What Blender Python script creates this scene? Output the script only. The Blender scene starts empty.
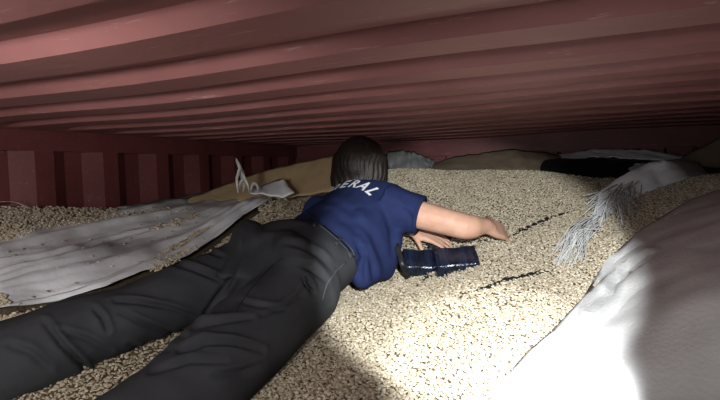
import bpy, bmesh, math, random
import numpy as np
from mathutils import Vector, Matrix, noise
from mathutils.bvhtree import BVHTree

random.seed(7); rng = np.random.default_rng(7)
S = bpy.context.scene
COL = S.collection
R = math.radians

# ------------------------------------------------------------------ camera
W, H, F = 720.0, 400.0, 520.0
CAM = Vector((0.0, 0.0, 2.2))
YAW, PITCH, ROLL = R(23.6), R(-3.2), R(1.6)      # yaw to the left of the container axis
fwd = Vector((-math.sin(YAW) * math.cos(PITCH), math.cos(YAW) * math.cos(PITCH), math.sin(PITCH)))
rgt0 = Vector((math.cos(YAW), math.sin(YAW), 0))
up0 = rgt0.cross(fwd)
rgt = rgt0 * math.cos(ROLL) - up0 * math.sin(ROLL)
upv = up0 * math.cos(ROLL) + rgt0 * math.sin(ROLL)
camd = bpy.data.cameras.new('camera'); cam = bpy.data.objects.new('camera', camd); COL.objects.link(cam)
camd.sensor_width = 36; camd.lens = 36 * F / W; camd.clip_start = 0.01
M3 = Matrix((rgt, upv, -fwd)).transposed()
cam.matrix_world = Matrix.Translation(CAM) @ M3.to_4x4()
S.camera = cam

def P(px, py, d):
    return CAM + fwd * d + rgt * ((px - W / 2) / F * d) + upv * (-(py - H / 2) / F * d)
fl = Vector((-math.sin(YAW), math.cos(YAW), 0))
_p, _r = R(-2.2), R(1.5)                          # survey frame: tilted by a degree from the level
_f = Vector((0, math.cos(_p), math.sin(_p))); _u0 = Vector((1, 0, 0)).cross(_f)
_x = Vector((1, 0, 0)) * math.cos(_r) - _u0 * math.sin(_r); _u = _u0 * math.cos(_r) + Vector((1, 0, 0)) * math.sin(_r)
def L(x, d, z):                                   # survey frame (right, away, up) -> world
    q = Vector((x, d, z)); return CAM + rgt * q.dot(_x) + upv * q.dot(_u) + fwd * q.dot(_f)
NF, NR, NU, NC = (np.array(v) for v in (fwd, rgt, upv, CAM))
def proj(a):                                      # world points -> pixels, depth
    q = np.asarray(a) - NC
    d = q @ NF
    ds = np.where(d < 0.05, 0.05, d)
    return W / 2 + F * (q @ NR) / ds, H / 2 - F * (q @ NU) / ds, d

# ------------------------------------------------------------------ world, lamps, exposure
S.view_settings.view_transform = 'Standard'; S.view_settings.look = 'None'
S.view_settings.gamma = 1.0; S.view_settings.use_curve_mapping = False
S.view_settings.exposure = 0.0
wd = bpy.data.worlds.new('world'); S.world = wd; wd.use_nodes = True
wd.node_tree.nodes['Background'].inputs[0].default_value = (0.75, 0.85, 1.0, 1)
wd.node_tree.nodes['Background'].inputs[1].default_value = 0.25
# daylight falling in through the open door leaf behind the camera
ad = bpy.data.lights.new('doorway_daylight', 'AREA'); ad.shape = 'RECTANGLE'
ad.size = 1.25; ad.size_y = 0.42; ad.energy = 6.0; ad.color = (0.94, 0.97, 1.0)
ao = bpy.data.objects.new('doorway_daylight', ad); COL.objects.link(ao)
ao.location = (-0.75, -0.95, 2.12); ao.rotation_euler = (R(90), 0, 0)
# added fill spot, unseen, left behind the camera; brightens roof and left sheet
FILL = L(-0.42, -0.06, 0.03)
pd_ = bpy.data.lights.new('fill_lamp_light', 'SPOT'); pd_.energy = 42.0; pd_.spot_size = R(135); pd_.spot_blend = 1.0
pd_.shadow_soft_size = 0.05; pd_.color = (1.0, 0.97, 0.95)
po = bpy.data.objects.new('fill_lamp_light', pd_); COL.objects.link(po)
fdir = fl * 0.80 + rgt0 * -0.45 + Vector((0, 0, 0.05))
po.location = FILL; po.rotation_euler = fdir.to_track_quat('-Z', 'Y').to_euler()
# hand torch held up beside the camera
TORCH = L(0.13, 0.14, 0.10)
TAZ, TEL, THALF = R(7.3), R(-16.5), R(19.2)
sd = bpy.data.lights.new('torch_beam', 'SPOT'); sd.energy = 145.0; sd.spot_size = 2 * THALF
sd.spot_blend = 0.3; sd.shadow_soft_size = 0.012; sd.color = (0.93, 0.98, 1.0)
so = bpy.data.objects.new('torch_beam', sd); COL.objects.link(so)
tdir = (fl * math.cos(TAZ) + rgt0 * math.sin(TAZ)) * math.cos(TEL) + Vector((0, 0, math.sin(TEL)))
so.location = TORCH; so.rotation_euler = tdir.to_track_quat('-Z', 'Y').to_euler()
hd = bpy.data.lights.new('torch_hotspot', 'SPOT'); hd.energy = 115.0; hd.spot_size = R(28.5); hd.spot_blend = 0.55
hd.shadow_soft_size = 0.012; hd.color = (0.93, 0.98, 1.0)
ho = bpy.data.objects.new('torch_hotspot', hd); COL.objects.link(ho); ho.location = TORCH
ho.rotation_euler = (P(508, 365, 0.9) - TORCH).to_track_quat('-Z', 'Y').to_euler()
wd_l = bpy.data.lights.new('torch_corona', 'SPOT'); wd_l.energy = 6.0; wd_l.spot_size = R(105); wd_l.spot_blend = 0.8
wd_l.shadow_soft_size = 0.012; wd_l.color = (0.97, 0.98, 1.0)
wo = bpy.data.objects.new('torch_corona', wd_l); COL.objects.link(wo); wo.location = TORCH
wo.rotation_euler = (P(560, 390, 0.8) - TORCH).to_track_quat('-Z', 'Y').to_euler()
kd = bpy.data.lights.new('torch_core', 'SPOT'); kd.energy = 190.0; kd.spot_size = R(18.5); kd.spot_blend = 0.6
kd.shadow_soft_size = 0.012; kd.color = (0.93, 0.98, 1.0)
ko = bpy.data.objects.new('torch_core', kd); COL.objects.link(ko); ko.location = TORCH
ko.rotation_euler = (P(556, 384, 0.78) - TORCH).to_track_quat('-Z', 'Y').to_euler()

# ------------------------------------------------------------------ materials
def nodes(m):
    nt = m.node_tree
    return nt, nt.nodes['Principled BSDF']
def mat(name, c1, c2=None, rough=0.6, scale=20, bump=0.0, bscale=120, spec=0.4, coat=0.0, detail=4, stretch=None,
        lo=0.35, hi=0.65, trans=0.0, bdist=0.004, rand=False):
    m = bpy.data.materials.new(name); m.use_nodes = True
    nt, b = nodes(m)
    b.inputs['Roughness'].default_value = rough
    b.inputs['Specular IOR Level'].default_value = spec
    b.inputs['Coat Weight'].default_value = coat
    if trans: b.inputs['Transmission Weight'].default_value = trans
    tc = nt.nodes.new('ShaderNodeTexCoord')
    src = tc.outputs['Object']
    if stretch:
        mp = nt.nodes.new('ShaderNodeMapping'); mp.inputs['Scale'].default_value = stretch
        nt.links.new(src, mp.inputs[0]); src = mp.outputs[0]
    if c2:
        n = nt.nodes.new('ShaderNodeTexNoise'); n.inputs['Scale'].default_value = scale; n.inputs['Detail'].default_value = detail
        nt.links.new(src, n.inputs['Vector'])
        r = nt.nodes.new('ShaderNodeValToRGB')
        r.color_ramp.elements[0].position = lo; r.color_ramp.elements[1].position = hi
        r.color_ramp.elements[0].color = (*c1, 1); r.color_ramp.elements[1].color = (*c2, 1)
        fac = n.outputs['Fac']
        if rand:
            oi = nt.nodes.new('ShaderNodeObjectInfo'); fac = oi.outputs['Random']
        nt.links.new(fac, r.inputs[0]); nt.links.new(r.outputs[0], b.inputs['Base Color'])
    else:
        b.inputs['Base Color'].default_value = (*c1, 1)
    if bump:
        n2 = nt.nodes.new('ShaderNodeTexNoise'); n2.inputs['Scale'].default_value = bscale; n2.inputs['Detail'].default_value = 5
        nt.links.new(src, n2.inputs['Vector'])
        bp = nt.nodes.new('ShaderNodeBump'); bp.inputs['Strength'].default_value = bump; bp.inputs['Distance'].default_value = bdist
        nt.links.new(n2.outputs['Fac'], bp.inputs['Height']); nt.links.new(bp.outputs[0], b.inputs['Normal'])
    return m

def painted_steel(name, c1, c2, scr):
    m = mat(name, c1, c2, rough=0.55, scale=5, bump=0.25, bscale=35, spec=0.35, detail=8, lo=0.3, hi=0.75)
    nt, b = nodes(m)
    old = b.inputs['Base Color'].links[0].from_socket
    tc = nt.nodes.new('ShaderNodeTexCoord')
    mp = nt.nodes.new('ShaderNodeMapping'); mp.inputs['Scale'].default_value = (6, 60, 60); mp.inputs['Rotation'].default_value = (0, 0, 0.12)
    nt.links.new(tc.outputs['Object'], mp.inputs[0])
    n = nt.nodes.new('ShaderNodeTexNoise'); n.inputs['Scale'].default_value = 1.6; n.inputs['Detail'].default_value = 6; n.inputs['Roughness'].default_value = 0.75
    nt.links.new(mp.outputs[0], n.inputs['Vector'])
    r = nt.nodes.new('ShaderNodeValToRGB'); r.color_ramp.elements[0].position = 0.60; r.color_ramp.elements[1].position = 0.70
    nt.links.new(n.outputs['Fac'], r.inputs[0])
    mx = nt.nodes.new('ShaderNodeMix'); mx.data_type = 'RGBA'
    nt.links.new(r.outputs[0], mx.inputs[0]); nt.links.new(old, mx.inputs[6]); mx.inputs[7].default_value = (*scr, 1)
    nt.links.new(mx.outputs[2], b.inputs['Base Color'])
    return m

MT = {
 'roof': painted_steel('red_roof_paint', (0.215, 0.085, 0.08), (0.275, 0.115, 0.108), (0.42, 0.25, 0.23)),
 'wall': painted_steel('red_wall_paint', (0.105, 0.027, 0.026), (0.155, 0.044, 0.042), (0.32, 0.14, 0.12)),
 'wood': mat('plywood', (0.25, 0.15, 0.08), (0.32, 0.2, 0.11), scale=8),
 'heap': mat('bean_gap_shade', (0.055, 0.04, 0.024), (0.12, 0.09, 0.055), rough=0.8, scale=150, bump=0.6, bscale=220),  # base coloured dark to stand in for shade in the gaps between beans
 'bean': mat('bean_skin', (0.35, 0.285, 0.19), (0.64, 0.56, 0.43), rough=0.55, rand=True, lo=0.0, hi=1.0, spec=0.3),
 'liner': mat('woven_liner', (0.55, 0.56, 0.58), (0.82, 0.83, 0.85), rough=0.6, scale=7, bump=0.3, bscale=90, stretch=(1, 1, 1), detail=7),
 'liner2': mat('woven_liner_grey', (0.50, 0.49, 0.48), (0.60, 0.59, 0.58), rough=0.65, scale=9, bump=0.25, bscale=140, detail=7),
 'band': mat('liner_edge', (0.16, 0.165, 0.18), (0.26, 0.265, 0.28), rough=0.5, scale=15),
 'kraft': mat('kraft_paper', (0.42, 0.30, 0.16), (0.52, 0.38, 0.21), rough=0.75, scale=9, bump=0.2, bscale=40),
 'brownfilm': mat('brown_liner', (0.20, 0.15, 0.10), (0.28, 0.22, 0.15), rough=0.6, scale=12, bump=0.2, bscale=40),
 'black': mat('black_film', (0.008, 0.008, 0.009), (0.02, 0.02, 0.022), rough=0.38, scale=30, bump=0.35, bscale=60),
 'navyfilm': mat('navy_stretch_film', (0.005, 0.007, 0.015), (0.012, 0.018, 0.04), rough=0.2, scale=70, bump=0.9, bscale=110, spec=0.6, stretch=(1, 0.12, 0.12), bdist=0.006),
 'clear': mat('clear_film', (0.32, 0.33, 0.325), (0.5, 0.51, 0.5), rough=0.3, scale=14, bump=0.5, bscale=30, trans=0.35),
 'fray': mat('frayed_fibre', (0.55, 0.55, 0.54), (0.72, 0.72, 0.70), rough=0.5, scale=40),
 'tie': mat('plastic_strip', (0.35, 0.34, 0.31), (0.55, 0.53, 0.49), rough=0.4, scale=30),
 'trouser': mat('charcoal_cloth', (0.030, 0.031, 0.035), (0.046, 0.047, 0.051), rough=0.85, scale=9, bump=0.25, bscale=260, spec=0.15, bdist=0.002),
 'trim': mat('faded_seam', (0.06, 0.062, 0.066), (0.085, 0.086, 0.09), rough=0.85, scale=40, bump=0.2, bscale=200, spec=0.15),
 'shirt': mat('navy_cotton', (0.012, 0.018, 0.060), (0.017, 0.026, 0.084), rough=0.85, scale=12, bump=0.2, bscale=300, spec=0.15, bdist=0.002),
 'print': mat('white_print', (0.72, 0.73, 0.75), (0.82, 0.82, 0.84), rough=0.6, scale=60),
 'skin': mat('skin', (0.52, 0.29, 0.20), (0.60, 0.35, 0.25), rough=0.55, scale=25, bump=0.1, bscale=180, spec=0.35),
 'hair': mat('dark_hair', (0.008, 0.006, 0.005), (0.022, 0.014, 0.010), rough=0.55, scale=60, stretch=(3, 3, 0.3), bump=0.5, bscale=90),
 'boot': mat('boot_leather', (0.015, 0.014, 0.013), (0.03, 0.028, 0.026), rough=0.5, scale=30, bump=0.2),
 'sole': mat('boot_rubber', (0.02, 0.02, 0.02), (0.035, 0.035, 0.035), rough=0.8, scale=30),
 'eye': mat('eye_white', (0.75, 0.74, 0.72)), 'lip': mat('lip', (0.45, 0.18, 0.15), rough=0.5),
 'metal': mat('torch_metal', (0.03, 0.03, 0.032), rough=0.35, spec=0.6), 'glass': mat('torch_lens', (0.8, 0.8, 0.8), rough=0.05, trans=0.9),
}

# ------------------------------------------------------------------ helpers
def link(name, me, m=None, parent=None, smooth=True):
    o = bpy.data.objects.new(name, me); COL.objects.link(o)
    if m: me.materials.clear(); me.materials.append(MT[m])
    if parent is not None: o.parent = parent
    if smooth and len(me.polygons): me.polygons.foreach_set('use_smooth', [True] * len(me.polygons))
    me.update()
    return o
def tag(o, label=None, cat=None, group=None, kind=None):
    if label: o['label'] = label
    if cat: o['category'] = cat
    if group: o['group'] = group
    if kind: o['kind'] = kind
    return o
def pyd(v, f, name='m'):
    me = bpy.data.meshes.new(name); me.from_pydata([tuple(p) for p in v], [], f); me.update(); return me
def grid_faces(nu, nv):
    return [(i * nv + j, (i + 1) * nv + j, (i + 1) * nv + j + 1, i * nv + j + 1) for i in range(nu - 1) for j in range(nv - 1)]
def solid(me, th):
    """give an open sheet real thickness"""
    o = bpy.data.objects.new('t', me); COL.objects.link(o)
    md = o.modifiers.new('s', 'SOLIDIFY'); md.thickness = th; md.offset = 0
    dg = bpy.context.evaluated_depsgraph_get(); dg.update()
    r = bpy.data.meshes.new_from_object(o.evaluated_get(dg)); bpy.data.objects.remove(o); return r
def box_mesh(x0, x1, y0, y1, z0, z1):
    v = [(x, y, z) for x in (x0, x1) for y in (y0, y1) for z in (z0, z1)]
    f = [(0, 1, 3, 2), (4, 6, 7, 5), (0, 4, 5, 1), (2, 3, 7, 6), (0, 2, 6, 4), (1, 5, 7, 3)]
    return pyd(v, f)

# ------------------------------------------------------------------ the container
XL, XR, YB, YE = -1.75, 0.60, -1.0, 3.0
ZR = CAM.z + 0.169                                  # underside of the lowest roof flats
def corrugated(prof, axis_len, fn):
    """prof: list (t, depth); fn(t, s, depth) -> xyz"""
    v = []; n = len(prof)
    for s in axis_len:
        for t, d in prof: v.append(fn(t, s, d))
    f = [(i * n + j, i * n + j + 1, (i + 1) * n + j + 1, (i + 1) * n + j) for i in range(len(axis_len) - 1) for j in range(n - 1)]
    return pyd(v, f)
def profile(a, b, pitch, flat_in, slope, depth, phase=0.0):
    pts = []; t = a - pitch + phase
    flat_out = pitch - flat_in - 2 * slope
    while t < b + pitch:
        for dt, d in ((0, 0), (flat_in, 0), (flat_in + slope, depth), (flat_in + slope + flat_out, depth)):
            pts.append((t + dt, d))
        t += pitch
    q = [p for p in pts if a < p[0] < b]
    return [(a, float(np.interp(a, [p[0] for p in pts], [p[1] for p in pts])))] + q + [(b, float(np.interp(b, [p[0] for p in pts], [p[1] for p in pts])))]
roof = corrugated(profile(YB, YE, 0.209, 0.088, 0.018, 0.024, 0.017), np.concatenate([np.linspace(XL - .03, XL + .16, 10), np.linspace(XL + .2, XR - .2, 20), np.linspace(XR - .16, XR + .03, 10)]),
                  lambda t, s, d: (s, t, ZR + d * min(1, max(0, (s - XL - .03) / .12), max(0, (XR - .03 - s) / .12)) + 0.004 * math.sin(s * 3 + 1) + 0.002 * math.sin(t * 5 + s * 7)))
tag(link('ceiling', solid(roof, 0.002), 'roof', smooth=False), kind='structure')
wl = corrugated(profile(YB, YE, 0.278, 0.07, 0.068, 0.036, 0.259), np.linspace(0, ZR - 0.066, 6), lambda t, s, d: (XL - d, t, s))
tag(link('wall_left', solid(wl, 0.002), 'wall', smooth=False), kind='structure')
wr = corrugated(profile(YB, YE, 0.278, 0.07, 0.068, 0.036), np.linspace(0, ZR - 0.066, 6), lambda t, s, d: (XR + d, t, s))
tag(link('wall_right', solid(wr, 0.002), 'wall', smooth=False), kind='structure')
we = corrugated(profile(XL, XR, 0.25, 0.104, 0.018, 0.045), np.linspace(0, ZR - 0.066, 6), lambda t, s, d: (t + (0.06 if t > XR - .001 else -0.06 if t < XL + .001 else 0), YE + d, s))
tag(link('wall_end', solid(we, 0.002), 'wall', smooth=False), kind='structure')
tag(link('trim_1', box_mesh(XL - 0.06, XL + 0.004, YB, YE + .05, ZR - 0.068, ZR + 0.03), 'wall', smooth=False), kind='structure')
tag(link('trim_2', box_mesh(XR - 0.004, XR + 0.06, YB, YE + .05, ZR - 0.068, ZR + 0.03), 'wall', smooth=False), kind='structure')
tag(link('trim_3', box_mesh(XL, XR, YE - 0.012, YE + 0.07, ZR - 0.095, ZR + 0.03), 'wall', smooth=False), kind='structure')
tag(link('floor', box_mesh(XL - .05, XR + .05, YB, YE + .05, -0.03, 0.0), 'wood', smooth=False), kind='structure')
tag(link('door_1', box_mesh((XL + XR) / 2, XR + .05, YB - 0.06, YB - 0.01, 0.0, ZR), 'wall', smooth=False), kind='structure')

# ------------------------------------------------------------------ bean surface (height field)
cp = []
def cz(px, py, z):                                 # pixel + height below the camera
    q = _f + _x * ((px - W / 2) / F) - _u * ((py - H / 2) / F)
    cp.append(P(px, py, z / q.z))
def cd(px, py, d): cp.append(P(px, py, d))
def cl(x, d, z): cp.append(L(x, d, z))
def cw(px, py):
    d = P(px, py, 1) - CAM; cp.append(CAM + d * ((XL - CAM.x) / d.x))
for a in ((150, 400, -.51), (270, 400, -.475), (350, 400, -.43), (450, 400, -.41), (550, 400, -.385), (650, 400, -.35), (720, 400, -.33),
          (330, 320, -.385), (400, 345, -.39), (450, 330, -.375), (550, 330, -.335), (420, 280, -.33), (480, 290, -.315), (550, 265, -.265),
          (600, 285, -.275), (680, 300, -.235), (720, 300, -.21), (430, 262, -.285), (500, 240, -.22), (520, 255, -.25), (560, 215, -.15), (600, 200, -.1),
          (640, 185, -.045), (700, 190, -.06), (720, 230, -.13), (660, 240, -.17), (470, 265, -.28), (400, 300, -.35),
          (0, 320, -.31), (0, 260, -.19), (100, 303, -.30), (100, 250, -.205), (170, 280, -.28), (215, 255, -.24), (245, 226, -.16),
          (180, 345, -.43), (120, 375, -.455), (60, 330, -.36), (160, 225, -.15), (260, 206, -.10)): cz(*a)
for a in ((380, 172, 2.45), (430, 171, 2.5), (480, 172, 2.5), (530, 172, 2.45), (580, 180, 2.3), (640, 181, 2.25), (460, 195, 2.15), (520, 200, 2.05), (420, 195, 2.1),
          (300, 196, 2.4), (640, 174, 2.5), (700, 174, 2.4), (560, 176, 2.7)): cd(*a)
for a in ((0, 209), (60, 209), (120, 209), (180, 206)): cw(*a)
for a in ((-.252, 1.50, -.39), (-.16, 1.62, -.36), (-.05, 1.76, -.31), (0, 1.86, -.26), (0.0, 2.0, -.18), (-.30, 2.0, -.12),
          (-.6, 1.30, -.44), (-.85, 1.15, -.46), (-.38, 1.06, -.52), (-.55, .85, -.52), (-1.0, .5, -.4), (0, .5, -.42), (.4, .3, -.33), (0, -.5, -.4), (-1, -.3, -.35), (.6, -.4, -.33), (.8, .6, -.24),
          (-.4, 3.2, -.02), (.3, 3.0, -.03), (1.0, 2.7, -.04), (1.2, 2.2, -.05), (-.8, 2.4, -.10)): cl(*a)
cp = np.array([tuple(c) for c in cp])
def _U(r2): return np.where(r2 < 1e-12, 0, r2 * np.log(r2 + 1e-12))
n = len(cp); D2 = ((cp[:, None, :2] - cp[None, :, :2]) ** 2).sum(-1)
A = np.zeros((n + 3, n + 3)); A[:n, :n] = _U(D2) + np.eye(n) * 0.004; A[:n, n] = 1; A[:n, n + 1:] = cp[:, :2]; A[n:, :n] = A[:n, n:].T
wts = np.linalg.solve(A, np.concatenate([cp[:, 2], np.zeros(3)]))
def gz_raw(xy):
    xy = np.asarray(xy, float).reshape(-1, 2); out = np.empty(len(xy))
    for i in range(0, len(xy), 40000):
        q = xy[i:i + 40000]; d2 = ((q[:, None, :] - cp[None, :, :2]) ** 2).sum(-1)
        out[i:i + 40000] = _U(d2) @ wts[:n] + wts[n] + q @ wts[n + 1:]
    return np.clip(out, CAM.z - 0.55, ZR - 0.07)
GX = np.arange(XL + 0.003, XR - 0.002, 0.012); GY = np.arange(YB, YE - 0.004, 0.012)
gx, gy = np.meshgrid(GX, GY, indexing='ij')
lump = 0.004 * np.sin(gx * 17 + 2 * np.sin(gy * 9)) * np.sin(gy * 13 + gx * 5) + 0.002 * np.sin(gx * 41 + gy * 23) * np.sin(gy * 37 - gx * 11)
GZ = gz_raw(np.stack([gx.ravel(), gy.ravel()], 1)).reshape(gx.shape) + lump
def gz(xy):
    xy = np.asarray(xy, float).reshape(-1, 2)
    u = np.clip((xy[:, 0] - GX[0]) / 0.012, 0, len(GX) - 1.001); v = np.clip((xy[:, 1] - GY[0]) / 0.012, 0, len(GY) - 1.001)
    i = u.astype(int); j = v.astype(int); a = u - i; b = v - j
    return GZ[i, j] * (1 - a) * (1 - b) + GZ[i + 1, j] * a * (1 - b) + GZ[i, j + 1] * (1 - a) * b + GZ[i + 1, j + 1] * a * b
_ds = np.concatenate([np.arange(0.45, 2.2, 0.012), np.arange(2.2, 4.6, 0.03)])
def on_ground(px, py, dmin=0.45, lift=0.0):
    """where the sight line through a pixel meets the bean surface (world point)"""
    d = np.array(P(px, py, 1) - CAM)
    pts = NC + np.outer(_ds, d)
    g = gz(pts[:, :2]) + lift
    ok = np.where((pts[:, 2] < g) & (_ds > dmin))[0]
    if len(ok) == 0: return None
    k = ok[0]
    if k == 0: return Vector(pts[0])
    a = pts[k - 1, 2] - g[k - 1]; b = g[k] - pts[k, 2]; t = a / (a + b + 1e-9)
    return Vector(pts[k - 1] * (1 - t) + pts[k] * t)
def ground_at(v, lift=0.0):
    return Vector((v[0], v[1], float(gz([(v[0], v[1])])[0]) + lift))

nu, nv = gx.shape
hv = np.stack([gx.ravel(), gy.ravel(), GZ.ravel()], 1)
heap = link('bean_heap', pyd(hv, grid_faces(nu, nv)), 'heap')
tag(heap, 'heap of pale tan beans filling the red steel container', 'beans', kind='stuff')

def inpoly(x, y, poly):
    x = np.asarray(x); y = np.asarray(y); c = np.zeros(x.shape, bool); m = len(poly)
    for i in range(m):
        x0, y0 = poly[i]; x1, y1 = poly[i - 1]
        t = ((y0 > y) != (y1 > y)) & (x < (x1 - x0) * (y - y0) / ((y1 - y0) if y1 != y0 else 1e-9) + x0)
        c ^= t
    return c
def poly_line(pts, k):
    pts = np.array(pts, float); s = np.concatenate([[0], np.cumsum(np.hypot(*np.diff(pts[:, :2], axis=0).T))]); s /= s[-1]
    u = np.linspace(0, 1, k)
    return np.stack([np.interp(u, s, pts[:, i]) for i in range(pts.shape[1])], 1)

# ------------------------------------------------------------------ liner sheets lying on the beans
LEFT_TOP = [(-330, 345), (-60, 268), (0, 243), (60, 229), (120, 217), (180, 206), (215, 199), (262, 190)]
LEFT_BOT = [(-330, 450), (-60, 345), (0, 321), (70, 307), (108, 298), (150, 280), (190, 264), (216, 246), (246, 222), (284, 198)]
RIGHT_L = [(455, 440), (492, 400), (540, 345), (585, 300), (602, 270), (640, 232), (690, 203), (740, 186)]
RIGHT_R = [(1250, 640), (1250, 560), (1230, 480), (1200, 420), (1150, 340), (1050, 270), (940, 215), (850, 190)]
def ground_sheet(name, A, B, nu, nv, lift, wr, m, th=0.0025):
    a = poly_line(A, nu); b = poly_line(B, nu); v = []
    for i in range(nu):
        for j in range(nv):
            t = j / (nv - 1); q = a[i] * (1 - t) + b[i] * t
            g = on_ground(q[0], q[1])
            if g is None: g = ground_at(P(q[0], q[1], 2.0))
            x = min(max(g.x, XL + 0.012), XR - 0.012)
            v.append(Vector((x, g.y, (g.z if x == g.x else ground_at((x, g.y)).z) + lift + wr(i / (nu - 1), t))))
    return link(name, solid(pyd(v, grid_faces(nu, nv)), th), m)
def left_wr(u, t):
    w = 0
    for k, (c, wd_, am) in enumerate(((.10, .03, .012), (.22, .04, .016), (.34, .02, .009), (.45, .05, .020), (.58, .025, .012), (.70, .05, .018), (.84, .03, .012), (.93, .03, .010))):
        cc = c + 0.05 * math.sin(u * 5 + k * 1.7) - 0.06 * (u - .5)
        w += am * math.exp(-((t - cc) / wd_) ** 2) * (0.6 + 0.4 * math.sin(u * 9 + k))
    w += 0.010 * noise.noise((u * 9, t * 5, 1.3)) + 0.004 * noise.noise((u * 30, t * 22, 4))
    if t > 0.94: w += 0.006
    return w + 0.004
lf = ground_sheet('liner_sheet', LEFT_TOP, LEFT_BOT, 150, 60, 0.018, left_wr, 'liner')
tag(lf, 'crumpled off-white woven liner sheet on the beans beside the legs', 'liner')
def right_wr(u, t):
    w = 0.004 + 0.006 * noise.noise((u * 6, t * 5, 9)) + 0.004 * math.sin(math.pi * t)
    return w
rf = ground_sheet('liner_sheet', RIGHT_L, RIGHT_R, 120, 90, 0.005, right_wr, 'liner2')
tag(rf, 'smooth grey liner sheet with creased torn edge at the right', 'liner')
LEFT_POLY = LEFT_TOP + LEFT_BOT[::-1]; RIGHT_POLY = [(x + 5, y + 2) for x, y in RIGHT_L] + RIGHT_R[::-1]

# ------------------------------------------------------------------ beans
def bean_mesh():
    nr, ns = 6, 9; v = [(0.0052, 0, 0)]; 
    for i in range(1, nr):
        a = math.pi * i / nr
        for j in range(ns):
            b = 2 * math.pi * j / ns
            x = 0.0052 * math.cos(a); y = 0.0038 * math.sin(a) * math.cos(b); z = 0.0029 * math.sin(a) * math.sin(b)
            if z > 0.0006: z = 0.0010 - (0.0012 if abs(y) < 0.0012 else 0)      # flat side with its groove
            v.append((x, y, z))
    v.append((-0.0052, 0, 0)); f = []
    for j in range(ns):
        f.append((0, 1 + j, 1 + (j + 1) % ns)); k = 1 + (nr - 2) * ns
        f.append((k + (j + 1) % ns, k + j, len(v) - 1))
        for i in range(nr - 2):
            a = 1 + i * ns + j; b = 1 + i * ns + (j + 1) % ns
            f.append((a, a + ns, b + ns, b))
    me = pyd(v, f, 'bean'); me.materials.append(MT['bean'])
    me.polygons.foreach_set('use_smooth', [True] * len(me.polygons)); return me
BEAN = bean_mesh()
# single beans lying loose on the left-hand sheet
stray_px = [(52, 236), (63, 241), (75, 229), (83, 248), (90, 239), (101, 222), (103, 241), (128, 231), (131, 238), (135, 230), (147, 246), (150, 241),
            (14, 255), (22, 249), (26, 262), (8, 252), (40, 244), (92, 256), (98, 262), (88, 263), (58, 268), (112, 266), (118, 258), (156, 218), (160, 226),
            (166, 238), (172, 231), (178, 222), (188, 219), (196, 223), (203, 217), (33, 297), (48, 291), (20, 304), (76, 283), (124, 244), (141, 225), (170, 214), (210, 212), (69, 300), (45, 262), (140, 262)]
bean_proto = None
for k, (px, py) in enumerate(stray_px):
    g = on_ground(px, py, lift=0.030)
    o = bpy.data.objects.new('bean', BEAN); COL.objects.link(o)
    if bean_proto is None: bean_proto = o
    o.location = g; o.rotation_euler = (random.uniform(-.5, .5) + (math.pi if k % 2 else 0), random.uniform(-.4, .4), random.uniform(0, 6.28))
    tag(o, 'single tan bean lying loose on the off-white left liner sheet', 'bean', 'loose beans on the left liner sheet')
# the mass of beans: one object
def scatter():
    pts = []
    for sp, dz0, dz1 in ((0.0076, -0.0012, 0.003), (0.0098, 0.002, 0.0075)):
        xs = np.arange(XL + 0.012, XR - 0.012, sp); ys = np.arange(0.15, 3.1, sp)
        X, Y = np.meshgrid(xs, ys, indexing='ij'); X = X.ravel() + rng.uniform(-.5, .5, X.size) * sp; Y = Y.ravel() + rng.uniform(-.5, .5, Y.size) * sp
        Z = gz(np.stack([X, Y], 1)) + rng.uniform(dz0, dz1, X.size)
        p = np.stack([X, Y, Z], 1); px, py, d = proj(p)
        keep = (px > -500) & (px < 1400) & (d > 0.35) & (py < 800) & (py > 120)
        keep &= ~inpoly(px, py, LEFT_POLY) & ~inpoly(px, py, RIGHT_POLY)
        pts.append(p[keep])
    # beans spilled over the sheets
    def patch(poly, dens, lift, n=20000, jag=3.0):
        x0, y0 = np.min(poly, 0); x1, y1 = np.max(poly, 0)
        qx = rng.uniform(x0, x1, n); qy = rng.uniform(y0, y1, n)
        jx = qx + np.array([noise.noise((a * .15, b * .25, 3)) for a, b in zip(qx, qy)]) * jag * 3
        k = inpoly(jx, qy, poly); out = []
        area = (x1 - x0) * (y1 - y0)
        lim = int(area * dens * k.mean())
        for a, b in list(zip(qx[k], qy[k]))[:lim]:
            g = on_ground(a, b, lift=lift)
            if g is not None: out.append((g.x, g.y, g.z + random.uniform(-.001, .007)))
        return np.array(out)
    pts.append(patch([(-40, 208), (60, 208), (135, 210), (120, 219), (80, 226), (40, 232), (0, 243), (-40, 258)], 0.55, 0.024))
    pts.append(patch([(120, 211), (185, 207), (200, 210), (150, 216), (100, 222)], 0.25, 0.026))
    pts.append(patch([(147, 273), (150, 262), (170, 248), (190, 235), (210, 226), (214, 232), (200, 246), (180, 260), (160, 272)], 0.7, 0.027))
    pts.append(patch([(146, 231), (160, 225), (196, 214), (198, 217), (165, 229)], 0.6, 0.029))
    pts.append(patch([(-5, 295), (7, 297), (10, 305), (-5, 309)], 0.7, 0.028))
    pts.append(patch([(-20, 322), (20, 314), (70, 303), (104, 297), (106, 302), (70, 310), (20, 321), (-20, 330)], 0.6, 0.026))
    pts.append(patch([(256, 199), (288, 197), (286, 212), (262, 214)], 0.6, 0.024))
    return np.concatenate([q for q in pts if len(q)])
bp = scatter()
pm = bpy.data.meshes.new('beans'); pm.from_pydata(bp.tolist(), [], [])
at = pm.attributes.new('rot', 'FLOAT_VECTOR', 'POINT')
rot = np.stack([rng.uniform(-.9, .9, len(bp)) + np.pi * (rng.random(len(bp)) < .7), rng.uniform(-.6, .6, len(bp)), rng.uniform(0, 6.283, len(bp))], 1)
at.data.foreach_set('vector', rot.astype(np.float32).ravel())
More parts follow.
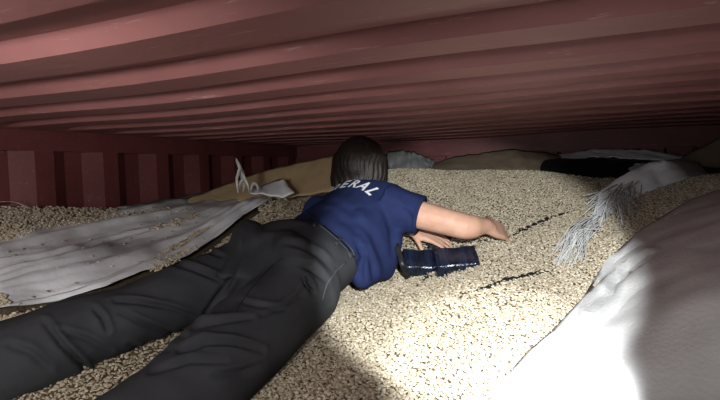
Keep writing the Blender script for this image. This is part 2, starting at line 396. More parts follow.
sc_ = pm.attributes.new('scl', 'FLOAT', 'POINT'); sc_.data.foreach_set('value', rng.uniform(.82, 1.12, len(bp)).astype(np.float32))
beans = link('beans', pm, 'bean', heap, smooth=False); tag(beans, kind='stuff')
ng = bpy.data.node_groups.new('bean_scatter', 'GeometryNodeTree')
ng.interface.new_socket('Geometry', in_out='INPUT', socket_type='NodeSocketGeometry')
ng.interface.new_socket('Geometry', in_out='OUTPUT', socket_type='NodeSocketGeometry')
gi = ng.nodes.new('NodeGroupInput'); go = ng.nodes.new('NodeGroupOutput'); ip = ng.nodes.new('GeometryNodeInstanceOnPoints')
oi = ng.nodes.new('GeometryNodeObjectInfo'); oi.inputs['Object'].default_value = bean_proto; oi.transform_space = 'ORIGINAL'
ar = ng.nodes.new('GeometryNodeInputNamedAttribute'); ar.data_type = 'FLOAT_VECTOR'; ar.inputs['Name'].default_value = 'rot'
asx = ng.nodes.new('GeometryNodeInputNamedAttribute'); asx.data_type = 'FLOAT'; asx.inputs['Name'].default_value = 'scl'
ng.links.new(gi.outputs[0], ip.inputs['Points']); ng.links.new(oi.outputs['Geometry'], ip.inputs['Instance'])
e2r = ng.nodes.new('FunctionNodeEulerToRotation'); ng.links.new(ar.outputs['Attribute'], e2r.inputs[0])
ng.links.new(e2r.outputs[0], ip.inputs['Rotation']); ng.links.new(asx.outputs['Attribute'], ip.inputs['Scale'])
ng.links.new(ip.outputs[0], go.inputs[0])
md = beans.modifiers.new('scatter', 'NODES'); md.node_group = ng

# ------------------------------------------------------------------ the person
def tube_rings(bm, rings, ns=20):
    """rings: (centre, u axis, v axis) with radii in the axes' lengths; closed loft"""
    prev = None; first = None
    for c, u, v in rings:
        r = [bm.verts.new(c + u * math.cos(2 * math.pi * k / ns) + v * math.sin(2 * math.pi * k / ns)) for k in range(ns)]
        if prev:
            for k in range(ns): bm.faces.new((prev[k], prev[(k + 1) % ns], r[(k + 1) % ns], r[k]))
        else: first = r
        prev = r
    bm.faces.new(first[::-1]); bm.faces.new(prev)
def limb(bm, pts, ns=16, caps=True, flat=1.0, upref=Vector((0, 0, 1))):
    """pts: list of (Vector, radius); rounded tapered tube, flat scales it along upref"""
    P_ = [Vector(p) for p, _ in pts]; Rr = [r for _, r in pts]; rings = []
    def frame(t):
        u = t.cross(upref)
        if u.length < 1e-4: u = t.cross(Vector((1, 0, 0)))
        u.normalize(); return u, u.cross(t).normalized()
    m = len(P_)
    tang = [((P_[min(i + 1, m - 1)] - P_[max(i - 1, 0)]).normalized()) for i in range(m)]
    if caps:
        for a in (80, 55, 28):
            u, v = frame(tang[0]); c = P_[0] - tang[0] * Rr[0] * math.sin(R(a)); k = Rr[0] * math.cos(R(a)); rings.append((c, u * k, v * k * flat))
    for i in range(m):
        u, v = frame(tang[i]); rings.append((P_[i], u * Rr[i], v * Rr[i] * flat))
        if i < m - 1:
            for s in (1 / 3, 2 / 3):
                q = P_[i].lerp(P_[i + 1], s); r = Rr[i] + (Rr[i + 1] - Rr[i]) * s; t = tang[i].lerp(tang[i + 1], s).normalized()
                u, v = frame(t); rings.append((q, u * r, v * r * flat))
    if caps:
        for a in (28, 55, 80):
            u, v = frame(tang[-1]); c = P_[-1] + tang[-1] * Rr[-1] * math.sin(R(a)); k = Rr[-1] * math.cos(R(a)); rings.append((c, u * k, v * k * flat))
    tube_rings(bm, rings, ns)
def blob(bm, c, r, axes=None):
    """ellipsoid; r = (a,b,c) along axes"""
    ax = axes or (Vector((1, 0, 0)), Vector((0, 1, 0)), Vector((0, 0, 1)))
    t = bmesh.ops.create_uvsphere(bm, u_segments=16, v_segments=10, radius=1.0)
    for v in t['verts']: v.co = Vector(c) + ax[0] * (v.co.x * r[0]) + ax[1] * (v.co.y * r[1]) + ax[2] * (v.co.z * r[2])
def remesh(bm, vox, smooth_it=6, fac=0.5):
    bmesh.ops.recalc_face_normals(bm, faces=bm.faces)
    me = bpy.data.meshes.new('raw'); bm.to_mesh(me); bm.free()
    o = bpy.data.objects.new('raw', me); COL.objects.link(o)
    m = o.modifiers.new('r', 'REMESH'); m.mode = 'VOXEL'; m.voxel_size = vox
    if smooth_it:
        s = o.modifiers.new('s', 'SMOOTH'); s.iterations = smooth_it; s.factor = fac
    dg = bpy.context.evaluated_depsgraph_get(); dg.update()
    r = bpy.data.meshes.new_from_object(o.evaluated_get(dg)); bpy.data.objects.remove(o); return r
def co(me):
    a = np.empty(len(me.vertices) * 3, np.float32); me.vertices.foreach_get('co', a); return a.reshape(-1, 3).astype(float)
def no(me):
    a = np.empty(len(me.vertices) * 3, np.float32); me.vertices.foreach_get('normal', a); return a.reshape(-1, 3).astype(float)
def setco(me, a):
    me.vertices.foreach_set('co', a.astype(np.float32).ravel()); me.update()
def folds(me, lines, namp=0.004, nsc=9.0, seed=0):
    """cloth folds: creases along drawn lines (width and depth in real units) plus soft random drape"""
    c = co(me); nn = no(me); px, py, d = proj(c)
    face = ((c - NC) * nn).sum(1) < 0
    disp = np.array([noise.noise((p[0] * nsc + seed, p[1] * nsc, p[2] * nsc * .7)) for p in c]) * namp
    disp += np.array([noise.noise((p[0] * nsc * 2.7 + seed, p[1] * nsc * 2.7, p[2] * nsc * 2)) for p in c]) * namp * .35
    for pts, wpx, am in lines:
        best = np.full(len(c), 1e9); sgn = np.ones(len(c)); tt = np.zeros(len(c)); m = len(pts) - 1
        for k in range(m):
            a = np.array(pts[k], float); b = np.array(pts[k + 1], float); ab = b - a
            t = np.clip(((px - a[0]) * ab[0] + (py - a[1]) * ab[1]) / (ab @ ab), 0, 1)
            qx = px - a[0] - t * ab[0]; qy = py - a[1] - t * ab[1]; dd = np.hypot(qx, qy)
            u = dd < best; best[u] = dd[u]; sgn[u] = np.sign(ab[0] * qy - ab[1] * qx)[u]; tt[u] = ((k + t) / m)[u]
        env = np.sin(np.pi * np.clip(tt, 0.06, 0.94)) ** .5
        s = best * sgn
        disp += face * env * am * (-np.exp(-(s / wpx) ** 2) + .75 * np.exp(-((s + 1.9 * wpx) / (1.2 * wpx)) ** 2) + .3 * np.exp(-((s - 2.2 * wpx) / (1.4 * wpx)) ** 2))
    setco(me, c + nn * disp[:, None])

# skeleton, levelled camera frame (x right, d away, z up from the camera)
HIP_R, HIP_L = L(-.165, 1.425, -.296), L(-.335, 1.575, -.265)
KNEE_R, KNEE_L = P(172, 408, 1.07), P(131, 315, 1.34)
ANK_R, ANK_L = L(-.56, .78, -.50), L(-.93, 1.16, -.435)
SH_R, SH_L = L(.118, 1.745, -.098), L(-.120, 1.89, -.118)
EL_R, EL_L = P(466, 227, 1.67), L(.01, 2.07, -.15)
WR_R, WR_L = P(486, 226, 1.71), P(410, 229, 1.83)
WX = (L(.735, -.67, -.08) - CAM).normalized(); WS = (L(.825, -.56, -.06) - CAM).normalized()
def ring(c, nxt, wv, a, b):
    t = (nxt - c).normalized(); u = (wv - t * wv.dot(t)).normalized(); n_ = u.cross(t).normalized()
    if n_.z < 0: n_ = -n_
    return (c, u * a, n_ * b)
SP = [L(-.315, 1.40, -.325), L(-.258, 1.50, -.262), L(-.205, 1.56, -.243), L(-.155, 1.62, -.232), L(-.09, 1.71, -.198), L(-.03, 1.79, -.150), L(-.005, 1.855, -.092), L(-.008, 1.905, -.05), L(.0, 1.94, -.01)]
def torso(bm, i0, i1, g, ab):
    rr = []
    for i in range(i0, i1 + 1):
        nx = SP[i + 1] if i + 1 < len(SP) else SP[i] + (SP[i] - SP[i - 1])
        w_ = WX.lerp(WS, min(1, max(0, (i - 1) / 4))).normalized()
        rr.append(ring(SP[i], nx, w_, ab[i][0] + g, ab[i][1] + g))
    tube_rings(bm, rr, 28)
AB = [(.13, .075), (.178, .112), (.172, .112), (.150, .100), (.155, .104), (.172, .108), (.160, .085), (.085, .065), (.055, .055)]
HEADC = L(.006, 1.965, .045)
FACE = (L(.35, .85, -.35) - CAM).normalized()       # where the face looks: away and down
HX = FACE.cross(Vector((0, 0, 1))).normalized(); HZ = HX.cross(FACE).normalized()

def finger(bm, base, d, up, lens, r, curl):
    pts = [(base, r * 1.08)]; p = base; ang = 0; side = d.cross(up).normalized()
    for k, ln in enumerate(lens):
        ang += curl[k]; q = Matrix.Rotation(-ang, 3, side) @ d
        p = p + q * ln; pts.append((p, r * (1 - .1 * (k + 1))))
    limb(bm, pts, 10)
    return p
def hand(bm, wrist, d, back, thumb_side, s=1.0, curl=(.25, .35, .3)):
    """d: finger direction, back: normal of the back of the hand, thumb_side: unit vector"""
    d = d.normalized(); back = (back - d * back.dot(d)).normalized(); ts = (thumb_side - d * thumb_side.dot(d)); ts = (ts - back * ts.dot(back)).normalized()
    limb(bm, [(wrist, .027 * s), (wrist + d * .02 * s, .03 * s)], 14, flat=.8, upref=back)
    for k, off in enumerate((-.030, -.010, .010, .029)):
        limb(bm, [(wrist + d * .005 * s + ts * off * .6 * s, .016 * s), (wrist + d * .05 * s + ts * off * .9 * s, .0145 * s), (wrist + d * .088 * s + ts * off * s, .0115 * s)], 10)
    tips = []
    for off, ls in ((.029, (.040, .024, .019)), (.010, (.044, .028, .021)), (-.010, (.041, .026, .020)), (-.030, (.032, .020, .017))):
        b = wrist + d * .088 * s + ts * off * s
        tips.append(finger(bm, b, (d + ts * off * 2.2).normalized(), back, [x * s for x in ls], .0088 * s, curl))
    finger(bm, wrist + d * .022 * s + ts * .026 * s, (d * .75 + ts * .65 - back * .2).normalized(), back, [.040 * s, .030 * s, .024 * s], .0105 * s, (.0, .2, .25))
    return tips

# --- body (one continuous skin surface)
bm = bmesh.new()
torso(bm, 1, 8, -.016, AB)
limb(bm, [(SP[7], .062), (SP[8], .055), (HEADC - HZ * .06 - FACE * .01, .052)], 18)
blob(bm, HEADC + FACE * .0, (.074, .092, .098), (HX, FACE, HZ))
blob(bm, HEADC + FACE * .035 - HZ * .055, (.052, .052, .055), (HX, FACE, HZ))
blob(bm, HEADC + FACE * .098 - HZ * .020, (.012, .016, .022), (HX, FACE, HZ))       # nose
blob(bm, HEADC + FACE * .085 - HZ * .066, (.022, .010, .012), (HX, FACE, HZ))       # mouth
blob(bm, HEADC + FACE * .078 - HZ * .098, (.020, .016, .014), (HX, FACE, HZ))       # chin
for s in (-1, 1):
    blob(bm, HEADC + HX * .076 * s - FACE * .005 - HZ * .01, (.009, .020, .030), (HX, FACE, HZ))
    blob(bm, HEADC + HX * .032 * s + FACE * .083 + HZ * .016, (.024, .010, .008), (HX, FACE, HZ))   # brows
for a, b, c in ((SH_R, EL_R, WR_R), (SH_L, EL_L, WR_L)):
    limb(bm, [(a, .05), (a.lerp(b, .5), .046), (b, .042), (b.lerp(c, .3), .040), (b.lerp(c, .75), .030), (c, .026)], 16)
for a, b, c in ((HIP_R, KNEE_R, ANK_R), (HIP_L, KNEE_L, ANK_L)):
    limb(bm, [(a.lerp(b, .08), .070), (a.lerp(b, .5), .062), (b, .052), (b.lerp(c, .35), .052), (c, .036)], 16)
tr = hand(bm, WR_R, P(508, 233, 1.78) - WR_R, Vector((0, 0, .7)) - fl * .9, Vector((0, 0, .6)) + fl * .4, .9, (.15, .45, .4))
tl = hand(bm, WR_L, P(442, 240, 1.80) - WR_L, Vector((0, 0, 1)) - fl * .5, fl * -.6 + rgt0 * .5, .92, (.12, .25, .2))
body = link('person', remesh(bm, .0052, 5), 'skin')
tag(body, 'person lying face down on the beans in navy t-shirt and dark trousers, digging', 'person')
for s in (-1, 1):
    bm = bmesh.new(); blob(bm, HEADC + HX * .032 * s + FACE * .084 + HZ * .002, (.013, .010, .008), (HX, FACE, HZ))
    me = bpy.data.meshes.new('eye'); bm.to_mesh(me); bm.free(); link('eye', me, 'eye', body)
bm = bmesh.new(); blob(bm, HEADC + FACE * .094 - HZ * .067, (.021, .006, .006), (HX, FACE, HZ))
me = bpy.data.meshes.new('lips'); bm.to_mesh(me); bm.free(); link('lips', me, 'lip', body)

# --- trousers
bm = bmesh.new()
torso(bm, 0, 3, .020, AB)
for a, b, c, r in ((HIP_R, KNEE_R, ANK_R, (.110, .106, .102, .096, .088)), (HIP_L, KNEE_L, ANK_L, (.106, .090, .080, .099, .098))):
    limb(bm, [(a, r[0]), (a.lerp(b, .5), r[1]), (b, r[2]), (b.lerp(c, .4), r[3]), (c, r[4])], 22)
blob(bm, L(-.205, 1.455, -.225), (.105, .115, .095), (WX, fl, Vector((0, 0, 1))))
blob(bm, L(-.325, 1.545, -.205), (.105, .115, .095), (WX, fl, Vector((0, 0, 1))))
me = remesh(bm, .0062, 8)
TF = [([(45, 322), (62, 345), (80, 362), (96, 382)], 3.0, .016), ([(95, 308), (103, 318), (108, 330)], 2.5, .012), ([(120, 312), (140, 322), (160, 330), (185, 338)], 2.5, .010),
      ([(115, 300), (140, 302), (170, 308), (200, 318)], 2.2, .014), ([(170, 262), (195, 270), (215, 278), (228, 283)], 2.4, .012), ([(188, 247), (205, 250), (222, 256)], 2, .009),
      ([(238, 235), (241, 250), (236, 265), (230, 280), (205, 315)], 3.0, .016), ([(285, 244), (300, 246), (318, 255), (332, 268)], 2.6, .009),
      ([(292, 262), (310, 268), (325, 280)], 2.6, .010), ([(304, 278), (309, 287), (312, 293)], 2.0, .012), ([(262, 315), (280, 309), (300, 295), (306, 283)], 2.2, .008),
      ([(195, 330), (220, 322), (250, 318)], 2.5, .010), ([(180, 352), (205, 342), (235, 344), (262, 350)], 2.6, .014), ([(150, 372), (190, 360), (225, 362)], 2.6, .008),
      ([(240, 300), (262, 306), (285, 310)], 2.2, .006), ([(130, 345), (150, 352), (172, 350)], 2.4, .008), ([(10, 345), (30, 352), (48, 368)], 3.5, .008),
      ([(250, 228), (275, 228), (300, 226)], 3, .004), ([(60, 330), (85, 338), (110, 352)], 2.6, .008), ([(215, 375), (240, 372), (262, 365)], 3, .008)]
folds(me, TF, .007, 8.0, 3)
trousers = link('trousers', me, 'trouser', body); trousers['label'] = 'loose charcoal work trousers with deep folds'
BV_T = BVHTree.FromPolygons([v.co.copy() for v in me.vertices], [tuple(p.vertices) for p in me.polygons])
def hit(px, py, bv, back=0.0):
    d = (P(px, py, 1) - CAM).normalized(); h = bv.ray_cast(CAM, d)
    return (h[0], h[1]) if h[0] is not None else (None, None)
def strip_on(name, pts, wpx, bv, m, parent, lift=.003, k=40, th=.003, miss=1.6):
    q = poly_line(pts, k); v = []
    last = None
    for i in range(k):
        a = q[max(i - 1, 0)]; b = q[min(i + 1, k - 1)]; t = (b - a) / (np.hypot(*(b - a)) + 1e-9); nrm = np.array([-t[1], t[0]])
        for s in (-.5, 0, .5):
            x = q[i] + nrm * s * wpx; h, nn = hit(x[0], x[1], bv)
            v.append((h + nn * lift) if h is not None else (last or P(x[0], x[1], miss)))
            last = v[-1]
    return link(name, solid(pyd(v, grid_faces(k, 3)), th), m, parent)
wb = strip_on('waistband', [(300, 213), (312, 219), (325, 228), (338, 239), (348, 249), (351, 258)], 5, BV_T, 'trouser', trousers, .004)
strip_on('waistband_edge', [(303, 212), (314, 218), (327, 227), (340, 238), (350, 248), (353, 256)], 1.6, BV_T, 'trim', trousers, .007)
for q in ([(318, 219), (313, 228)], [(341, 238), (334, 246)]): strip_on('belt_loop', q, 2.6, BV_T, 'trouser', trousers, .008, 8)
strip_on('seam', [(282, 258), (268, 270), (250, 290), (235, 312)], 1.0, BV_T, 'trouser', trousers, .002, 30, .002)
strip_on('pocket_edge', [(345, 262), (335, 272), (326, 285), (322, 300)], 1.4, BV_T, 'trim', trousers, .002, 20, .002)
strip_on('pocket_flap', [(303, 277), (306, 284), (312, 291)], 5, BV_T, 'trouser', trousers, .006, 12, .003)

# --- shirt
bm = bmesh.new()
torso(bm, 2, 7, .014, AB)
limb(bm, [(SH_R - (EL_R - SH_R) * .15, .080), (SH_R, .078), (SH_R.lerp(EL_R, .22), .070), (SH_R.lerp(EL_R, .36), .066)], 20, caps=False)
limb(bm, [(SH_L - (EL_L - SH_L) * .34, .056), (SH_L, .064), (SH_L.lerp(EL_L, .25), .064), (SH_L.lerp(EL_L, .5), .060)], 20, caps=False)
# loose hem hanging out on the right flank
for k in range(7):
    t = k / 6; top_ = L(.085, 1.76, -.12).lerp(L(-.01, 1.66, -.15), t); low_ = L(.072, 1.66, -.292 + .012 * math.sin(t * 3.1)).lerp(L(.000, 1.565, -.295), t)
    limb(bm, [(top_, .06), (top_.lerp(low_, .5) + (rgt0 * .6 - fl * .4) * .008, .05), (low_, .036)], 14)
me = remesh(bm, .006, 9)
SF = [([(352, 215), (372, 235), (385, 262)], 4, .006), ([(330, 212), (350, 225), (362, 240)], 4, .004), ([(385, 212), (392, 230), (393, 255)], 3.5, .007), ([(365, 250), (372, 265), (374, 280)], 3, .007),
      ([(358, 262), (361, 272), (362, 283)], 2.5, .006), ([(395, 205), (408, 214), (415, 224)], 3, .005), ([(318, 200), (335, 203), (352, 212)], 3.5, .004), ([(356, 243), (362, 255), (362, 268)], 2.5, .008)]
folds(me, SF, .005, 9.0, 11)
shirt = link('t_shirt', me, 'shirt', body); shirt['label'] = 'navy blue short-sleeved t-shirt with white lettering across the back'
BV_S = BVHTree.FromPolygons([v.co.copy() for v in me.vertices], [tuple(p.vertices) for p in me.polygons])
# sleeve hem
def cuff(a, b, t0, t1, r):
    bm = bmesh.new(); limb(bm, [(a.lerp(b, t0), r), (a.lerp(b, t1), r)], 24, caps=False)
    m_ = bpy.data.meshes.new('cuff'); bm.to_mesh(m_); bm.free(); return m_
link('sleeve_hem', cuff(SH_R, EL_R, .335, .372, .0665), 'shirt', shirt)
# lettering: arched word printed on the upper back
def lettering(word, centre, ux, uy, step, hgt, rad):
    cu = bpy.data.curves.new('t', 'FONT'); cu.body = word[0]; cu.size = hgt * 1.38; cu.offset = hgt * .035; cu.align_x = 'CENTER'; cu.resolution_u = 4
    o = bpy.data.objects.new('t', cu); COL.objects.link(o); n_ = ux.cross(uy).normalized(); V = []; Fc = []; m_ = len(word)
    for k, ch in enumerate(word):
        cu.body = ch
        dg = bpy.context.evaluated_depsgraph_get(); dg.update()
        me_ = bpy.data.meshes.new_from_object(o.evaluated_get(dg)); b = bmesh.new(); b.from_mesh(me_)
        bmesh.ops.triangulate(b, faces=b.faces)
        bmesh.ops.subdivide_edges(b, edges=[e for e in b.edges if e.calc_length() > .008], cuts=2, use_grid_fill=True)
        bmesh.ops.triangulate(b, faces=b.faces)
        a = (k - (m_ - 1) / 2) * step / rad; base = len(V); idx = {}
        for v in b.verts:
            x = v.co.x * .95; y = v.co.y
            rr = rad + y; px_ = rr * math.sin(a) + x * math.cos(a); py_ = rr * math.cos(a) - x * math.sin(a) - rad
            p = centre + ux * px_ + uy * py_; h = BV_S.ray_cast(p + n_ * .25, -n_)
            if h[0] is not None: idx[v] = len(V); V.append(h[0] + h[1] * .0018)
        for f in b.faces:
            if all(v in idx for v in f.verts): Fc.append([idx[v] for v in f.verts])
        b.free()
    bpy.data.objects.remove(o)
    return pyd(V, Fc)
UX = WS; UY = (SP[7] - SP[4]).normalized(); UY = (UY - UX * UY.dot(UX)).normalized()
lt = link('lettering', lettering('FEDERAL', L(-.045, 1.84, -.05) - UY * .012, UX, UY, .043, .048, .26), 'print', shirt, smooth=False)
lt['label'] = 'arched white lettering FEDERAL'

# --- hair: chin-length, hanging over the neck
bm = bmesh.new()
blob(bm, HEADC - FACE * .014 + HZ * .014, (.093, .104, .104), (HX, FACE, HZ))
for k in range(15):
    a = -1.25 + 2.5 * k / 14
    out = HX * math.sin(a) - FACE * math.cos(a) * .9
    top = HEADC + out * .086 + HZ * .02; low = HEADC + out * .098 - Vector((0, 0, .080 + .012 * math.cos(k * 2.1))) 
    limb(bm, [(HEADC + out * .05 + HZ * .07, .03), (top, .030), (top.lerp(low, .55), .026), (low, .016)], 8)
me = remesh(bm, .006, 3)
c = co(me); nn = no(me)
ang = np.arctan2((c - np.array(HEADC)) @ np.array(HX), -((c - np.array(HEADC)) @ np.array(FACE)))
low = np.clip((np.array(HEADC)[2] + .04 - c[:, 2]) / .1, 0, 1)
setco(me, c + nn * (np.sin(ang * 38 + 2 * np.sin(c[:, 2] * 60)) * .0022 * (.4 + low) + np.sin(ang * 17) * .002 * low)[:, None])
hair = link('hair', me, 'hair', body); hair['label'] = 'dark brown chin-length hair seen from behind'
# --- boots (just beyond the frame)
for ank, knee in ((ANK_R, KNEE_R), (ANK_L, KNEE_L)):
    d = (ank - knee).normalized(); dn = (Vector((0, 0, -1)) * .75 + d * .55).normalized()
    ank = ank + d * .15
    bm = bmesh.new(); limb(bm, [(ank - d * .06, .058), (ank + d * .03, .056), (ank + d * .075, .050)], 18)
    limb(bm, [(ank + d * .075, .048), (ank + d * .085 + dn * .07, .044), (ank + d * .07 + dn * .15, .040)], 18)
    bt = link('boot', remesh(bm, .007, 5), 'boot', body); bt['label'] = 'black leather work boot'
    sl = ank + d * .118; bm = bmesh.new(); limb(bm, [(sl - dn * .02, .040), (sl + dn * .06, .040), (sl + dn * .15, .042)], 16, flat=.35, upref=d)
    m_ = bpy.data.meshes.new('sole'); bm.to_mesh(m_); bm.free(); link('sole', m_, 'sole', bt)

# creases of the sheets
folds(rf.data, [([(586, 296), (598, 282), (616, 264), (640, 246)], 2.2, .020), ([(590, 318), (606, 298), (625, 275), (650, 255)], 2.4, .028), ([(568, 332), (587, 311), (600, 296)], 2.4, .018), ([(578, 322), (594, 304), (612, 282)], 2.0, .014),
                ([(620, 262), (650, 240), (690, 222)], 4, .004), ([(600, 330), (640, 290), (690, 262)], 6, .004), ([(545, 352), (562, 338), (590, 322)], 3, .008)], .003, 7, 5)

# ------------------------------------------------------------------ things lying on and in the beans
def ribbon(path, width, up=Vector((0, 0, 1)), th=.0015, wav=0.0, twist=0.0, nj=3, seed=0):
    """thin strip along world points; width may be a list"""
    m_ = len(path); v = []
    for i, p in enumerate(path):
        t = (path[min(i + 1, m_ - 1)] - path[max(i - 1, 0)]).normalized()
        w_ = width[i] if isinstance(width, (list, tuple)) else width
        s_ = t.cross(up).normalized(); s_ = Matrix.Rotation(twist * i / m_, 3, t) @ s_; n_ = s_.cross(t).normalized()
        for j in range(nj):
            a = j / (nj - 1) - .5
            v.append(p + s_ * (a * w_) + n_ * wav * noise.noise((i * .35 + seed, a * 4, seed)))
    return solid(pyd(v, grid_faces(m_, nj)), th)
def spath(pts, k):                                  # smooth world path through points (Catmull-Rom)
    q = [Vector(p) for p in pts]; q = [q[0] * 2 - q[1]] + q + [q[-1] * 2 - q[-2]]; out = []
    for i in range(k):
        u = i / (k - 1) * (len(q) - 3); a = min(int(u), len(q) - 4); t = u - a; p0, p1, p2, p3 = q[a:a + 4]
        out.append(.5 * ((2 * p1) + (p2 - p0) * t + (2 * p0 - 5 * p1 + 4 * p2 - p3) * t * t + (3 * p1 - p0 - 3 * p2 + p3) * t ** 3))
    return out
def gp(px, py, lift=0.0):
    g = on_ground(px, py)
    if g is None: g = ground_at(P(px, py, 2.3))
    return g + Vector((0, 0, lift))

# frayed woven strip
fs = [gp(a, b, l) for a, b, l in ((704, 176, .03), (680, 180, .04), (656, 188, .045), (634, 197, .045), (612, 208, .034), (598, 222, .018), (586, 238, .010))]
pth = spath(fs, 40)
wid = [0.10 - 0.015 * abs(i - 13) / 13 if i < 26 else max(.02, .09 - .009 * (i - 26)) for i in range(40)]
fstrip = link('woven_strip', ribbon(pth, wid, up=(Vector((0, 0, .55)) - fl * .8).normalized(), wav=.014, nj=7, th=.003), 'liner')
tag(fstrip, 'folded white woven strip with frayed end lying across the beans', 'strip')
V = []; Fc = []
def strand(pts, w_):
    q = spath(pts, 8); b = len(V)
    for i, p in enumerate(q):
        t = (q[min(i + 1, 7)] - q[max(i - 1, 0)]).normalized(); u = t.cross(fwd).normalized() * w_ * (1 - .06 * i); n_ = fwd * w_ * .35
        V.extend([p + u, p + n_, p - u, p - n_])
        if i:
            for k in range(4): Fc.append((b + 4 * i - 4 + k, b + 4 * i - 4 + (k + 1) % 4, b + 4 * i + (k + 1) % 4, b + 4 * i + k))
rr = random.Random(4)
for k in range(64):                                  # upper tuft, spilling from the torn end of the strip
    a = pth[rr.randint(22, 27)] + rgt0 * rr.uniform(-.04, .04) - fl * rr.uniform(.015, .05) + Vector((0, 0, rr.uniform(-.01, .03)))
    ang = rr.uniform(-3.0, -.15); ln = rr.uniform(20, 38) if -2.4 < ang < -.7 else rr.uniform(18, 30)
    e = gp(606 + math.cos(ang) * ln, 198 - math.sin(ang) * ln * .95, .012 + rr.uniform(0, .02)) - fl * .05
    m_ = a.lerp(e, .55) + Vector((0, 0, rr.uniform(.004, .035))) + rgt0 * rr.uniform(-.02, .02)
    strand([a, m_, e + rgt0 * rr.uniform(-.012, .012)], rr.uniform(.0016, .0036))
for k in range(44):                                  # lower tuft
    a = gp(rr.uniform(576, 596), rr.uniform(222, 240), .03) - fl * .03
    e = gp(rr.uniform(550, 588), rr.uniform(250, 272), .006); m_ = a.lerp(e, .5) + Vector((0, 0, rr.uniform(.010, .03))) + rgt0 * rr.uniform(-.02, .02)
    strand([a, m_, e], rr.uniform(.0015, .003))
tag(link('frayed_strands', pyd(V, Fc), 'fray', fstrip), kind='stuff')

# black film edges that stick out of the beans
def film_edge(name, pts, hgt, label, seed):
    q = poly_line(pts, 40); v = []
    for i in range(40):
        g = gp(q[i][0], q[i][1]); k = (.35 + .65 * abs(noise.noise((i * .33, seed, 2)))) * 1.5 * math.sin(math.pi * (i + 1) / 42) ** .6
        w_ = noise.noise((i * .5, seed, 7)) * .006
        v += [g - fl * (.014 * k) + Vector((0, 0, -.012)), g + fl * w_ + Vector((0, 0, hgt * k * .6 + .002)), g + fl * (.020 * k + w_) + Vector((0, 0, hgt * k)), g + fl * .045 * k + Vector((0, 0, .001))]
    o = link(name, solid(pyd(v, grid_faces(40, 4)), .0012), 'black'); return tag(o, label, 'film')
film_edge('plastic_film', [(500, 243), (512, 237), (530, 229), (548, 221), (566, 214), (584, 210)], .014, 'long black film edge poking out of the beans beyond the hand', 1)
film_edge('plastic_film', [(452, 298), (470, 294), (490, 289), (508, 282), (530, 277), (560, 270)], .014, 'black film edge furrow in the beans below the packages', 2)
film_edge('plastic_film', [(448, 237), (460, 239), (474, 241), (484, 241)], .008, 'short black film edge under the forearm', 3)
film_edge('plastic_film', [(458, 243), (468, 244), (482, 242), (492, 240)], .008, 'short black film piece in front of the buried hand', 5)
film_edge('plastic_film', [(440, 176), (470, 173), (500, 171), (535, 166)], .010, 'thin black film edge along the far bean crest', 6)
film_edge('plastic_film', [(415, 290), (420, 283), (428, 279), (440, 275), (444, 272)], .010, 'curled black film edge beside the near package', 8)
# crumpled scrap on top of the packages
def crumple(c, size, seed, m, name, label, cat, ax=None):
    bm = bmesh.new(); bmesh.ops.create_icosphere(bm, subdivisions=4, radius=1)
    for v in bm.verts:
        k = 1 + .55 * noise.noise(v.co * 1.7 + Vector((seed, 0, 0))) + .3 * abs(noise.noise(v.co * 4.1 + Vector((0, seed, 0))))
        v.co = Vector((v.co.x * size[0], v.co.y * size[1], v.co.z * size[2])) * k
    me_ = bpy.data.meshes.new(name); bm.to_mesh(me_); bm.free()
    o = link(name, me_, m, smooth=False); o.location = c; o.rotation_euler = (0, 0, YAW)
    return tag(o, label, cat)
crumple(gp(436, 252, .022), (.034, .018, .014), 3, 'black', 'film_scrap', 'crumpled black film scrap above the dark blue packages', 'film')

# two dark packages wrapped in stretch film
def package(c, ln, wd_, th, rot_, seed, label):
    bm = bmesh.new(); bmesh.ops.create_cube(bm, size=1)
    bmesh.ops.bevel(bm, geom=bm.edges[:] + bm.verts[:], offset=.14, segments=3, affect='EDGES', profile=.6)
    bmesh.ops.subdivide_edges(bm, edges=bm.edges, cuts=4, use_grid_fill=True)
    for v in bm.verts:
        v.co = Vector((v.co.x * ln, v.co.y * wd_, v.co.z * th)); n_ = v.co.normalized()
        v.co += n_ * (.005 * noise.noise(v.co * 24 + Vector((seed, 0, 0))) + .0022 * math.sin(v.co.x * 260 + 9 * noise.noise(v.co * 18)))
    me_ = bpy.data.meshes.new('wrapped_package'); bm.to_mesh(me_); bm.free()
    o = link('wrapped_package', me_, 'navyfilm'); o.location = c; o.rotation_euler = rot_; tag(o, label, 'package', 'film-wrapped packages in the beans')
    for k, x in enumerate((-ln * .49, ln * .44)):      # gathered film at each end
        bm = bmesh.new()
        tube_rings(bm, [(Vector((x + dx, 0, 0)), Vector((0, wd_ * .48, 0)), Vector((0, 0, th * .48))) for dx in (0, ln * .05)], 18)
        me_ = bpy.data.meshes.new('film_end'); bm.to_mesh(me_); bm.free(); link('film_end', me_, 'navyfilm', o)
    return o
package(gp(420, 271, .018), .120, .085, .075, (R(38), R(4), YAW + R(6)), 1, 'dark blue film-wrapped package nearest the person\'s shirt')
package(gp(456, 268, .016), .135, .085, .070, (R(36), R(-3), YAW + R(2)), 5, 'dark blue film-wrapped package farther from the shirt, half buried')
# black strap hanging beside the shirt
st = [P(393, 236, 1.70), P(398, 250, 1.66), P(403, 266, 1.63), gp(408, 282, .012)]
tag(link('strap', ribbon(spath(st, 24), .018, up=fl, wav=.004, nj=3, th=.002), 'black'), 'black strap hanging between the shirt and the packages', 'strap')

